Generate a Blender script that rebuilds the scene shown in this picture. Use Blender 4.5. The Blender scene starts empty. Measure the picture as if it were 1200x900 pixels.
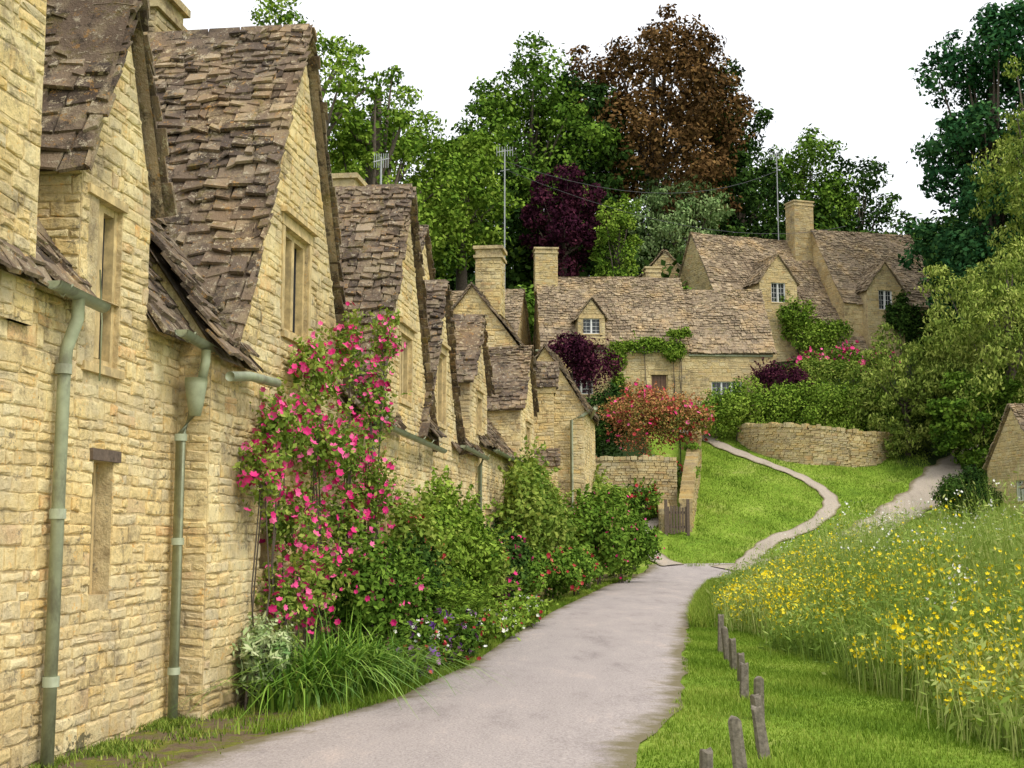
import bpy, math, random
import numpy as np
from mathutils import Vector, Matrix
from mathutils.geometry import tessellate_polygon
random.seed(7); rng=np.random.default_rng(7)
sc=bpy.context.scene
# ------------------------------------------------------------------ utils
def V(*a): return Vector(a)
def link(o): sc.collection.objects.link(o); return o
def empty(name,loc):
    e=bpy.data.objects.new(name,None); e.location=loc; e.empty_display_size=.3; return link(e)
def setparent(o,e):
    o.parent=e; o.matrix_parent_inverse=Matrix.Translation(-Vector(e.location))
class MB:
    def __init__(s): s.v=[]; s.f=[]
    def add(s,vs,fs):
        n=len(s.v); s.v+= [tuple(v) for v in vs]; s.f+=[tuple(i+n for i in f) for f in fs]
    def make(s,name,mat,smooth=False):
        m=bpy.data.meshes.new(name); m.from_pydata(s.v,[],s.f); m.materials.append(mat)
        if smooth:
            m.polygons.foreach_set('use_smooth',[True]*len(m.polygons))
        m.update(); return link(bpy.data.objects.new(name,m))
BF=[(0,1,2,3),(7,6,5,4),(0,4,5,1),(1,5,6,2),(2,6,7,3),(3,7,4,0)]
def obox(mb,c,U,Vv,W):
    c=Vector(c)
    mb.add([c-U-Vv-W,c+U-Vv-W,c+U+Vv-W,c-U+Vv-W,c-U-Vv+W,c+U-Vv+W,c+U+Vv+W,c-U+Vv+W],BF)
def tube(mb,pts,r,seg=10,cap=True):
    pts=[Vector(p) for p in pts]; rr=r if isinstance(r,(list,tuple)) else [r]*len(pts)
    vs=[];fs=[]
    for i,p in enumerate(pts):
        t=(pts[min(i+1,len(pts)-1)]-pts[max(i-1,0)]).normalized()
        a=t.cross(V(0,0,1)) if abs(t.z)<.95 else t.cross(V(1,0,0)); a.normalize(); b=t.cross(a)
        for k in range(seg):
            an=2*math.pi*k/seg; vs.append(p+(a*math.cos(an)+b*math.sin(an))*rr[i])
    for i in range(len(pts)-1):
        for k in range(seg):
            fs.append((i*seg+k,i*seg+(k+1)%seg,(i+1)*seg+(k+1)%seg,(i+1)*seg+k))
    if cap: fs.append(tuple(range(seg))); fs.append(tuple(range((len(pts)-1)*seg,len(pts)*seg)))
    mb.add(vs,fs)
# ------------------------------------------------------------------ materials
class NT:
    def __init__(s,name):
        s.m=bpy.data.materials.new(name); s.m.use_nodes=True; s.t=s.m.node_tree
        s.b=s.t.nodes['Principled BSDF']; s.out=s.t.nodes['Material Output']
    def n(s,ty,**kw):
        x=s.t.nodes.new(ty)
        for k,v in kw.items(): setattr(x,k,v)
        return x
    def l(s,a,b): s.t.links.new(a,b)
    def coord(s,scale=(1,1,1)):
        tc=s.n('ShaderNodeTexCoord'); mp=s.n('ShaderNodeMapping'); mp.inputs['Scale'].default_value=scale
        s.l(tc.outputs['Object'],mp.inputs['Vector']); return mp.outputs[0]
    def noise(s,vec,scale,detail=4,rough=.6):
        x=s.n('ShaderNodeTexNoise'); x.inputs['Scale'].default_value=scale; x.inputs['Detail'].default_value=detail; x.inputs['Roughness'].default_value=rough
        if vec is not None: s.l(vec,x.inputs['Vector'])
        return x
    def ramp(s,fac,stops,interp='LINEAR'):
        x=s.n('ShaderNodeValToRGB'); e=x.color_ramp.elements; x.color_ramp.interpolation=interp
        while len(e)<len(stops): e.new(.5)
        for i,(p,c) in enumerate(stops):
            e[i].position=p; e[i].color=(c,c,c,1) if not hasattr(c,'__len__') else (*c,1)
        s.l(fac,x.inputs[0]); return x.outputs[0]
    def mix(s,f,a,b,mode='MIX'):
        x=s.n('ShaderNodeMix',data_type='RGBA',blend_type=mode)
        for i,v in ((0,f),(6,a),(7,b)):
            if hasattr(v,'links') or hasattr(v,'is_linked'): s.l(v,x.inputs[i])
            else: x.inputs[i].default_value=v if i==0 else (*v,1)
        return x.outputs[2]
    def math(s,op,a,b=None):
        x=s.n('ShaderNodeMath',operation=op)
        for i,v in enumerate((a,b)):
            if v is None: continue
            if hasattr(v,'is_linked'): s.l(v,x.inputs[i])
            else: x.inputs[i].default_value=v
        return x.outputs[0]
    def bump(s,h,strength=.6,dist=.03):
        x=s.n('ShaderNodeBump'); x.inputs['Strength'].default_value=strength; x.inputs['Distance'].default_value=dist
        s.l(h,x.inputs['Height']); s.l(x.outputs[0],s.b.inputs['Normal'])
def block_mat(name,g=1.0,grime=True,mortar=False,worn=.5,far=False):
    """weathered limestone for individually laid stones (one tone per stone)"""
    t=NT(name); b=t.b; b.inputs['Roughness'].default_value=.95; b.inputs['Specular IOR Level'].default_value=.1; c=t.coord()
    def K(r,gg,bb): return (min(r*g,.88),min(gg*g,.8),bb*g*.9)
    fn=t.noise(c,24,4,.78)
    if mortar: col=t.ramp(t.noise(c,9,3).outputs[0],[(.3,K(.40,.31,.19)),(.6,K(.60,.49,.31))])
    else:
        gi=t.n('ShaderNodeNewGeometry')
        col=t.ramp(gi.outputs['Random Per Island'],[(0,K(.42,.33,.20)),(.15,K(.58,.45,.24)),(.35,K(.65,.52,.29)),(.5,K(.57,.47,.31)),(.66,K(.62,.44,.20)),(.8,K(.70,.60,.40)),(.92,K(.46,.39,.29)),(1,K(.60,.37,.18))])
        wn=t.noise(c,4.5,5,.8); col=t.mix(t.ramp(wn.outputs[0],[(.42,0),(.60,worn+.25)]),col,K(.62,.50,.30))  # lime-washed wear across joints
    col=t.mix(.7,col,t.ramp(fn.outputs[0],[(.25,.45),(.5,.98),(.75,1.28)]),'MULTIPLY')
    ln=t.noise(c,1.5 if not far else .6,6,.8); sp=t.n('ShaderNodeSeparateColor'); t.l(ln.outputs['Color'],sp.inputs[0])
    col=t.mix(t.ramp(sp.outputs[0],[(.50,0),(.62,.55)]),col,K(.42,.37,.29))
    col=t.mix(t.ramp(sp.outputs[1],[(.545,0),(.65,.75)]),col,(.19,.15,.10))
    col=t.mix(t.ramp(sp.outputs[2],[(.52,0),(.62,.6)]),col,K(.74,.64,.42))
    l2=t.noise(c,7,5,.85); col=t.mix(t.ramp(l2.outputs[0],[(.585,0),(.64,.75)]),col,(.22,.19,.14))
    s2=t.n('ShaderNodeSeparateColor'); t.l(l2.outputs['Color'],s2.inputs[0]); col=t.mix(t.ramp(s2.outputs[2],[(.60,0),(.66,.7)]),col,K(.66,.38,.12))
    big=t.noise(c,.6,3,.6); col=t.mix(.8,col,t.ramp(big.outputs[0],[(.32,(.70,.66,.62)),(.5,(1.0,.98,.95)),(.66,(1.12,1.06,.92))]),'MULTIPLY')
    if grime:
        gz=t.n('ShaderNodeSeparateXYZ'); t.l(c,gz.inputs[0])
        hz=t.math('ADD',gz.outputs[2],t.math('MULTIPLY',sp.outputs[0],2.2))
        col=t.mix(t.ramp(hz,[(.95,.9),(1.45,.5),(2.0,0)]),col,(.13,.12,.07))
    t.l(col,b.inputs['Base Color']); t.bump(fn.outputs[0],.85,.022); return t.m
def slate_mat(name,g=1.0,tan=0.):
    t=NT(name); b=t.b; b.inputs['Roughness'].default_value=.95; b.inputs['Specular IOR Level'].default_value=.1
    gi=t.n('ShaderNodeNewGeometry'); c=t.coord()
    def K(r,gg,bb): return ((r+tan)*g,(gg+tan*.82)*g,(bb+tan*.5)*g)
    col=t.ramp(gi.outputs['Random Per Island'],[(0,K(.065,.052,.044)),(.2,K(.17,.13,.10)),(.45,K(.24,.185,.135)),(.65,K(.12,.095,.08)),(.88,K(.29,.225,.16)),(1,K(.40,.33,.235))])
    n1=t.noise(c,3.0,6,.8); sp=t.n('ShaderNodeSeparateColor'); t.l(n1.outputs['Color'],sp.inputs[0])
    col=t.mix(t.ramp(sp.outputs[0],[(.51,0),(.61,.65)]),col,K(.35,.29,.19))
    col=t.mix(t.ramp(sp.outputs[1],[(.53,0),(.62,.8)]),col,K(.055,.047,.04))
    col=t.mix(t.ramp(sp.outputs[2],[(.55,0),(.64,.65)]),col,(.16,.14,.045))
    n2=t.noise(c,11,4,.85); col=t.mix(t.ramp(n2.outputs[0],[(.57,0),(.62,.9)]),col,K(.48,.43,.32))
    s2=t.n('ShaderNodeSeparateColor'); t.l(n2.outputs['Color'],s2.inputs[0]); col=t.mix(t.ramp(s2.outputs[1],[(.59,0),(.64,.7)]),col,K(.42,.24,.08))
    n3=t.noise(c,.8,3,.6); col=t.mix(.9,col,t.ramp(n3.outputs[0],[(.3,(.6,.56,.54)),(.5,(.95,.92,.89)),(.7,(1.3,1.15,.9))]),'MULTIPLY')
    t.l(col,b.inputs['Base Color']); t.bump(n2.outputs[0],1.,.03); return t.m
def plain(name,col,rough=.6,var=.25,scale=8,metal=0,bump=0,dirt=None):
    t=NT(name); t.b.inputs['Roughness'].default_value=rough; t.b.inputs['Metallic'].default_value=metal
    n=t.noise(t.coord(),scale,4,.65); 
    cc=t.mix(1.0,col,t.ramp(n.outputs[0],[(.3,1-var),(.7,1+var)]),'MULTIPLY')
    if dirt: cc=t.mix(t.ramp(t.noise(t.coord((1,1,.4)),5,5,.75).outputs[0],[(.5,0),(.66,.75)]),cc,dirt)
    t.l(cc,t.b.inputs['Base Color'])
    if bump: t.bump(n.outputs[0],.6,bump)
    return t.m
def leaf_mat(name,c1,c2,c3,trans=0,rough=.55,matte=False):
    t=NT(name); a=t.n('ShaderNodeAttribute',attribute_name='tint')
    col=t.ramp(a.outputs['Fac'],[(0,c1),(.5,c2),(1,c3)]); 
    if matte:
        df=t.n('ShaderNodeBsdfDiffuse'); t.l(col,df.inputs[0]); t.l(df.outputs[0],t.out.inputs[0]); return t.m
    t.l(col,t.b.inputs['Base Color']); t.b.inputs['Roughness'].default_value=rough; t.b.inputs['Specular IOR Level'].default_value=.2
    if trans>0:
        tr=t.n('ShaderNodeBsdfTranslucent'); t.l(t.mix(1.0,col,(1.25,1.25,.7),'MULTIPLY'),tr.inputs[0])
        df=t.n('ShaderNodeBsdfDiffuse'); t.l(col,df.inputs[0])
        mx=t.n('ShaderNodeMixShader'); mx.inputs[0].default_value=trans
        t.l(df.outputs[0],mx.inputs[1]); t.l(tr.outputs[0],mx.inputs[2]); t.l(mx.outputs[0],t.out.inputs[0])
    return t.m
M={}
M['stone']=block_mat('honey_mortar',1.15,mortar=True)
M['blocks']=block_mat('honey_rubble_stone',1.2)
M['stone_far']=block_mat('honey_mortar_far',.95,grime=False,mortar=True)
M['blocks_far']=block_mat('honey_rubble_far',1.0,grime=False,far=True)
M['dry']=block_mat('dry_stone',.92,grime=False,worn=.1)
M['slate']=slate_mat('stone_slate',1.0); M['slate_far']=slate_mat('stone_slate_far',1.08,.08)
M['dress']=plain('dressed_stone',(.56,.42,.20),.9,.35,9,bump=.01,dirt=(.30,.23,.13))
M['glass']=plain('window_glass',(.02,.025,.025),.12,.3,3)
M['lead']=plain('dark_iron',(.04,.04,.045),.5)
M['white']=plain('white_paint',(.75,.75,.72),.5,.06)
M['wood']=plain('weathered_oak',(.12,.085,.06),.85,.4,20,bump=.01)
M['sage']=plain('sage_green_paint',(.31,.34,.215),.5,.2,9,dirt=(.15,.145,.095))
M['door']=plain('brown_door',(.12,.06,.03),.6)
M['post']=plain('grey_post_wood',(.17,.145,.11),.9,.45,30,bump=.01)
M['bark']=plain('bark',(.09,.07,.05),.95,.4,10,bump=.03)
M['metal']=plain('aerial_metal',(.35,.36,.37),.4,.1)
L={}
L['green']=leaf_mat('leaf_green',(.03,.07,.012),(.095,.18,.022),(.23,.35,.05),matte=True)
L['dark']=leaf_mat('leaf_dark',(.012,.03,.010),(.035,.075,.016),(.095,.17,.03),matte=True)
L['bright']=leaf_mat('leaf_bright',(.05,.11,.015),(.16,.26,.03),(.33,.44,.07),matte=True)
L['light']=leaf_mat('leaf_light',(.07,.13,.02),(.19,.28,.045),(.40,.45,.10),.15)
L['willow']=leaf_mat('leaf_willow',(.06,.10,.02),(.21,.28,.05),(.44,.48,.12),matte=True)
L['copper']=leaf_mat('leaf_copper',(.03,.022,.010),(.115,.062,.024),(.25,.15,.055),matte=True)
L['purple']=leaf_mat('leaf_purple',(.015,.006,.010),(.055,.014,.03),(.12,.035,.05),matte=True)
L['silver']=leaf_mat('leaf_silver',(.08,.15,.05),(.21,.32,.11),(.38,.49,.21),matte=True)
L['orange']=leaf_mat('leaf_orange',(.08,.15,.03),(.32,.20,.06),(.66,.24,.13),matte=True)
L['bluegreen']=leaf_mat('leaf_conifer',(.012,.045,.018),(.032,.10,.035),(.09,.20,.06),matte=True)
L['meadow']=leaf_mat('meadow_leaf',(.11,.18,.035),(.25,.35,.07),(.50,.52,.20),.2)
L['grass']=leaf_mat('grass_blade',(.10,.18,.02),(.21,.31,.04),(.40,.45,.10),.15)
L['pink']=leaf_mat('petal_pink',(.50,.01,.13),(.78,.04,.23),(.86,.18,.38))
L['yellow']=leaf_mat('petal_yellow',(.64,.48,.01),(.82,.64,.02),(.87,.76,.08),matte=True)
L['whitef']=leaf_mat('petal_white',(.6,.6,.5),(.75,.75,.65),(.8,.8,.75))
L['violet']=leaf_mat('petal_violet',(.12,.05,.25),(.30,.10,.38),(.48,.22,.42))
L['redf']=leaf_mat('petal_red',(.25,.01,.02),(.45,.03,.04),(.55,.1,.08))
L['cream']=leaf_mat('variegated_leaf',(.12,.25,.06),(.35,.45,.18),(.62,.65,.38))
L['strap']=leaf_mat('strap_leaf',(.06,.15,.018),(.15,.29,.03),(.30,.44,.07),rough=.4)
# ------------------------------------------------------------------ terrain
def S(t): t=np.clip(t,0,1); return t*t*(3-2*t)
def sp(w): return np.where(w>40,w,1.5*np.log1p(np.exp(np.minimum(w,40)/1.5)))
def H(x,y):
    x=np.asarray(x,float); y=np.asarray(y,float)
    y0=50-20*S((-x-4)/8); w=y-y0
    h=.39*(sp(w)-sp(w-58))
    return h+(.09*np.sin(x*.6+1)*np.sin(y*.55)+.05*np.sin(x*1.7+y*.4))*S((y-48)/8)
def h1(x,y): return float(H(x,y))
RL=[(2,-3.2),(6,-2.9),(8.9,-2.43),(10.7,-1.85),(12.6,-1.2),(16,-.55),(20,-.1),(26.7,.8),(33,1.8),(40,2.9),(46,4.3),(51,5.6)]
RR=[(2,-.6),(6,.2),(8.7,.73),(11.2,1.34),(13.5,1.8),(16.6,2.2),(20.9,2.85),(26,3.6),(32,4.6),(40,6.1),(46,8.6),(51,12)]
def rl(y): return np.interp(y,[a for a,_ in RL],[b for _,b in RL])
def rr_(y): return np.interp(y,[a for a,_ in RR],[b for _,b in RR])
def axis(segs):
    out=[]
    for a,b,s in segs: out+=list(np.arange(a,b-1e-6,s))
    return np.array(out+[segs[-1][1]])
xs=axis([(-700,-100,60),(-100,-30,10),(-30,-8,2),(-8,30,.4),(30,60,3),(60,120,10),(120,700,60)])
ys=axis([(-300,-20,40),(-20,4,4),(4,30,.4),(30,80,.6),(80,130,5),(130,300,20),(300,900,100)])
X,Y=np.meshgrid(xs,ys); Z=H(X,Y)
nx,ny=len(xs),len(ys)
idx=np.arange(nx*ny).reshape(ny,nx)
F=np.stack([idx[:-1,:-1],idx[:-1,1:],idx[1:,1:],idx[1:,:-1]],-1).reshape(-1,4)
def npmesh(name,verts,faces_flat,k,mat,tint=None,smooth=False,attrs=None):
    m=bpy.data.meshes.new(name); n=len(verts); m.vertices.add(n); m.vertices.foreach_set('co',np.asarray(verts,np.float32).ravel())
    nf=len(faces_flat)//k; m.loops.add(nf*k); m.loops.foreach_set('vertex_index',np.asarray(faces_flat,np.int32))
    m.polygons.add(nf); m.polygons.foreach_set('loop_start',np.arange(0,nf*k,k,dtype=np.int32))
    m.update(calc_edges=True)
    if smooth: m.polygons.foreach_set('use_smooth',np.ones(nf,bool))
    A=dict(attrs or {}); 
    if tint is not None: A['tint']=tint
    for a,v in A.items():
        at=m.attributes.new(a,'FLOAT','POINT'); at.data.foreach_set('value',np.asarray(v,np.float32))
    m.materials.append(mat); return link(bpy.data.objects.new(name,m))
t=NT('ground_grass'); c=t.coord(); t.b.inputs['Roughness'].default_value=.95; t.b.inputs['Specular IOR Level'].default_value=.1
n1=t.noise(c,.55,5,.75); n2=t.noise(c,11,4,.8)
col=t.ramp(n1.outputs[0],[(.3,(.10,.18,.02)),(.46,(.19,.30,.03)),(.58,(.26,.36,.05)),(.72,(.36,.38,.11))])
col=t.mix(.8,col,t.ramp(n2.outputs[0],[(.3,.45),(.5,1.),(.7,1.4)]),'MULTIPLY')
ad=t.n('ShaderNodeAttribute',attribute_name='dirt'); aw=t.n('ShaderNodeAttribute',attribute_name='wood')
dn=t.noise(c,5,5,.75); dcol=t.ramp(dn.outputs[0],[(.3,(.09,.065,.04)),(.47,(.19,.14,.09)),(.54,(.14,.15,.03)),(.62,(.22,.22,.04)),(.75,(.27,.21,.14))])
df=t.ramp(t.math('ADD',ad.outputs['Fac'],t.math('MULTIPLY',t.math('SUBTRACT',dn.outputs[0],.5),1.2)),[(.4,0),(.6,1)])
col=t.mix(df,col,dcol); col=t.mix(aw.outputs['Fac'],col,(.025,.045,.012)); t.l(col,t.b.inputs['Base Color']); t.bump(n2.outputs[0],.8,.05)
M['ground']=t.m
dirt=((X<rl(Y)+.2)&(Y<48)&(X>-9)).astype(float)*np.where(Y<14,1,.75)
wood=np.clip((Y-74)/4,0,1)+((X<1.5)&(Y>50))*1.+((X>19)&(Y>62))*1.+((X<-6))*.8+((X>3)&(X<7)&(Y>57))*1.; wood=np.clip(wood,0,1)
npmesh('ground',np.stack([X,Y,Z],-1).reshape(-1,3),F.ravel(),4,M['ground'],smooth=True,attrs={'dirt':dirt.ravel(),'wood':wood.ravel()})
def road_mat(name,base):
    t=NT(name); c=t.coord(); t.b.inputs['Roughness'].default_value=.92; t.b.inputs['Specular IOR Level'].default_value=.15
    n=t.noise(c,48,3,.85); n2=t.noise(t.coord((1,.3,1)),1.3,6,.75); a=t.n('ShaderNodeAttribute',attribute_name='edge')
    col=t.mix(.8,base,t.ramp(n.outputs[0],[(.3,.5),(.5,1),(.72,1.5)]),'MULTIPLY')
    col=t.mix(1.,col,t.ramp(n2.outputs[0],[(.3,(.68,.67,.68)),(.45,(.95,.95,.95)),(.55,(1,1,1)),(.7,(1.2,1.15,1.1))]),'MULTIPLY')
    ef=t.ramp(t.math('ADD',a.outputs['Fac'],t.math('MULTIPLY',t.math('SUBTRACT',t.noise(c,3.2,4,.75).outputs[0],.5),1.1)),[(.5,0),(.9,.9)])
    col=t.mix(ef,col,(.17,.145,.07)); t.l(col,t.b.inputs['Base Color']); t.bump(n.outputs[0],.6,.01); return t.m
M['road']=road_mat('worn_tarmac',(.41,.36,.34)); M['path']=road_mat('gravel_path',(.42,.36,.29))
def ribbon(name,L2,R2,mat,off=.02,n=10):
    vs=[];ed=[]
    for (lx,ly),(rx,ry) in zip(L2,R2):
        for j in range(n+1):
            f=j/n; x=lx+(rx-lx)*f; y=ly+(ry-ly)*f; vs.append((x,y,h1(x,y)+off+ .03*(1-(2*f-1)**2))); ed.append(abs(2*f-1)**3)
    fl=[]
    for i in range(len(L2)-1):
        for j in range(n): a=i*(n+1)+j; fl+=[a,a+1,a+n+2,a+n+1]
    return npmesh(name,vs,fl,4,mat,smooth=True,attrs={'edge':ed})
yy=np.arange(1,50.5,.5)
ribbon('road',[(rl(y)+.05*math.sin(y*2.1)+.04*math.sin(y*5),y) for y in yy],[(rr_(y)+.05*math.sin(y*1.7)+.03*math.sin(y*4.3),y) for y in yy],M['road'],.015,12)
def smoothline(p,n=14):
    out=[]
    for i in range(len(p)-1):
        p0,p1,p2,p3=[Vector(p[max(0,min(len(p)-1,k))]) for k in (i-1,i,i+1,i+2)]
        for s in range(n):
            u=s/n; out.append(.5*((2*p1)+(p2-p0)*u+(2*p0-5*p1+4*p2-p3)*u*u+(3*p1-p0-3*p2+p3)*u**3))
    out.append(Vector(p[-1])); return out
def path(name,p,w0,w1,off=.06):
    q=smoothline(p); Lp=[];Rp=[]
    for i,a in enumerate(q):
        d=(q[min(i+1,len(q)-1)]-q[max(i-1,0)]).normalized(); nn=V(-d.y,d.x); w=(w0+(w1-w0)*i/len(q))*(1+.12*math.sin(i*.9))/2
        Lp.append(tuple(a+nn*w)); Rp.append(tuple(a-nn*w))
    ribbon(name,Lp,Rp,M['path'],off,4); return q
PQ=path('footpath',[(8.6,49.0),(9.6,51.3),(11.0,53.4),(13.5,55.8),(14.4,58.2),(13.8,60.6),(12.4,62.6),(10.9,65.3),(9.6,67.5),(7,69)],.75,.7)
PQ2=path('lane',[(8,48.6),(12,51),(15.2,54.2),(18,57.5),(20.5,60.9),(23.0,64.0),(27,68)],1.7,2.0)
PQ3=path('footpath',[(6.2,49.6),(5.3,52.2),(5.6,54.2),(6.6,55.2)],.9,.7)
# ------------------------------------------------------------------ foliage kit
def unit(a): return a/np.maximum(np.linalg.norm(a,axis=-1,keepdims=True),1e-6)
def leafmesh(name,C,Nn,size,mat,tint,aspect=.55,droop=0.):
    n=len(C); Nn=unit(Nn); r=rng.normal(size=(n,3)); r[:,2]-=droop
    T=unit(r-Nn*(r*Nn).sum(1,keepdims=True)); B=np.cross(Nn,T)
    s=(size*rng.uniform(.6,1.35,n))[:,None]
    bend=Nn*s*.18
    v=np.stack([C-T*s*.5,C+B*s*aspect*.5-bend*.4,C+T*s*.55-bend,C-B*s*aspect*.5-bend*.4],1).reshape(-1,3)
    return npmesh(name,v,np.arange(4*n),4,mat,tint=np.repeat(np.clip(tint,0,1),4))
def blobpts(blobs,n,inner=.55,lump=.2):
    vol=np.array([np.prod(np.array(b[1]))**(2/3) for b in blobs]); cnt=np.maximum((n*vol/vol.sum()).astype(int),8)
    P=[];N_=[];T=[]
    for (c,r),k in zip(blobs,cnt):
        d=unit(rng.normal(size=(k,3))); f=inner+(1-inner)*rng.random(k)**.6
        ph=rng.uniform(0,6,3); f=f*(1+lump*np.sin(d[:,0]*5+ph[0])*np.sin(d[:,1]*5+ph[1])*np.cos(d[:,2]*6+ph[2]))*rng.normal(1,.10,k)
        P.append(np.array(c)+d*np.array(r)*f[:,None]); N_.append(d*.9+rng.normal(size=(k,3))*.6+np.array([0,0,.35]))
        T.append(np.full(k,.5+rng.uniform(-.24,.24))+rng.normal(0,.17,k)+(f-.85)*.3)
    return np.concatenate(P),np.concatenate(N_),np.concatenate(T)
def crown(c,R,n,rs):
    c=np.array(c);R=np.array(R); bl=[(c,R*.5)]; sub=[]
    for i in range(n):
        z=1-2*(i+.5)/n; a=i*2.399+rng.uniform(-.4,.4); q=math.sqrt(1-z*z); d=np.array([q*math.cos(a),q*math.sin(a),z])
        k=rng.uniform(.5,.86); rad=rs*R.mean()*rng.uniform(.55,1.2); cc=c+d*R*k; bl.append((cc,np.array([rad,rad,rad*.75])))
        for j in range(4):
            e=unit(rng.normal(size=3)+d*.8); r2=rad*rng.uniform(.3,.55); sub.append((cc+e*rad*rng.uniform(.75,1.1),np.array([r2,r2,r2*.6])))
    return bl,sub
def tree(name,x,y,top,R,mat,n=26,leaves=22000,ls=.34,rs=.32,z0=None,inner=.45,droop=0,aspect=.6):
    zb=h1(x,y) if z0 is None else z0; cz=top-R[2]; e=empty(name,(x,y,zb))
    bl,sub=crown((x,y,cz),R,n,rs); P,N_,T=blobpts(bl+sub,leaves,inner)
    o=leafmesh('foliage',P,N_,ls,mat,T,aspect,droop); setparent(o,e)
    mb=MB(); tr=.035*(top-zb)*.6
    tube(mb,[(x,y,zb-.5),(x+.1,y,zb+(cz-zb)*.5),(x,y+.1,cz),(x+.2,y,cz+R[2]*.6)],[tr*1.3,tr,tr*.7,tr*.15],8)
    for b in bl[1:1+min(n,16)]:
        s=Vector((x,y,zb+(cz-zb)*random.uniform(.55,1.0))); tgt=Vector(b[0]); mid=(s+tgt)/2+V(0,0,-.4)
        tube(mb,[s,mid,tgt],[tr*.4,tr*.25,tr*.06],5)
    setparent(mb.make('trunk',M['bark'],True),e); return e
def shrub(name,blobs,mat,n,ls,fl=None,aspect=.6,inner=.4,lump=.25,stem=.02,shoots=0):
    """fl: (material,count,size)"""
    sub=[]
    for c,r in blobs:
        c=np.array(c,float);r=np.array(r,float); sub.append((c,r*.8))
        for i in range(8):
            d=unit(rng.normal(size=3)); d[2]=abs(d[2])*.9-.2; k=rng.uniform(.25,.5); sub.append((c+d*r*rng.uniform(.55,.95),r*k))
    P,N_,T=blobpts(sub,n,inner,lump); g=H(P[:,0],P[:,1])+.02; P[:,2]=np.maximum(P[:,2],g+rng.random(len(P))*.1)
    if shoots:
        SP=[]
        for i in range(shoots):
            c,r=blobs[rng.integers(len(blobs))]; d=unit(rng.normal(size=3)); d[2]=abs(d[2]); p0=np.array(c)+d*np.array(r)*.8; dr=unit(d+np.array([.2,-.2,.5])); ln=rng.uniform(.2,.55)*max(r)
            for s in np.linspace(0,1,14): SP.append(p0+dr*ln*s+np.array([0,0,-.35*ln*s*s])+rng.normal(0,.02,3))
        SP=np.array(SP); P=np.concatenate([P,SP]); N_=np.concatenate([N_,rng.normal(size=SP.shape)]); T=np.concatenate([T,rng.uniform(.4,.9,len(SP))])
    c0=blobs[0][0]; e=empty(name,(c0[0],c0[1],h1(c0[0],c0[1])))
    setparent(leafmesh('leaves',P,N_,ls,mat,T,aspect),e)
    mb=MB()
    for c,r in blobs:
        for k in range(3):
            g0=h1(c[0],c[1]); j=lambda s:random.uniform(-s,s)
            tube(mb,[(c[0]+j(.1),c[1]+j(.3),min(g0,c[2]-r[2]*.6)),(c[0]+j(.1),c[1]+j(.25),(g0+c[2])/2),(c[0],c[1]+j(.2),c[2]-r[2]*.3),(c[0]+j(.6)*r[0],c[1]+j(.6)*r[1],c[2]+r[2]*.5)],[stem,stem*.8,stem*.6,stem*.2],5)
    setparent(mb.make('stems',M['bark']),e)
    for f in (fl or []):
        m_,k,s=f; P2,N2,_=blobpts(sub,k,.97,lump)
        P2[:,2]=np.maximum(P2[:,2],H(P2[:,0],P2[:,1])+.1); setparent(flowers('flowers',P2,s,m_),e)
    return e
def flowers(name,P,s,mat,pet=6):
    n=len(P); C=np.repeat(P,pet,0); a=np.tile(np.arange(pet)*2*math.pi/pet,n)
    ax=unit(rng.normal(size=(n,3))+np.array([.6,-.9,.6])); t1=unit(np.cross(ax,rng.normal(size=(n,3)))); t2=np.cross(ax,t1)
    ax,t1,t2=[np.repeat(q,pet,0) for q in (ax,t1,t2)]
    d=t1*np.cos(a)[:,None]+t2*np.sin(a)[:,None]; sd=np.cross(ax,d); sz=np.repeat(s*rng.uniform(.6,1.3,n),pet)[:,None]
    v=np.stack([C,C+d*sz*.6+sd*sz*.38+ax*sz*.15,C+d*sz+ax*sz*.35,C+d*sz*.6-sd*sz*.38+ax*sz*.15],1).reshape(-1,3)
    tt=np.repeat(rng.random(n),pet)
    return npmesh(name,v,np.arange(len(v)),4,mat,tint=np.repeat(tt,4))
def blades(name,C,Hh,W,mat,lean=.3,seg=3,droop=.0,tint=None):
    n=len(C); az=rng.uniform(0,2*math.pi,n); d=np.stack([np.cos(az),np.sin(az),np.zeros(n)],1); s=np.stack([-np.sin(az),np.cos(az),np.zeros(n)],1)
    ln=np.abs(rng.normal(lean,lean*.45,n)); vs=[]
    for k in range(seg+1):
        f=k/seg; wd=(W*(1-f)**.7*.5)[:,None] if k<seg else np.full((n,1),1e-4)
        p=C+d*(Hh*ln*f**1.7)[:,None]+np.array([0,0,1.])*(Hh*(f-droop*f**3*ln))[:,None]*.95
        vs+= [p-s*wd,p+s*wd]
    v=np.stack(vs,1).reshape(-1,3); b=np.arange(n)[:,None]*(2*(seg+1))
    q=np.array([[2*k,2*k+1,2*k+3,2*k+2] for k in range(seg)]).ravel()
    if tint is None: tint=rng.random(n)
    return npmesh(name,v,(b+q[None]).ravel(),4,mat,tint=np.repeat(np.clip(tint,0,1),2*(seg+1)))
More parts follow.
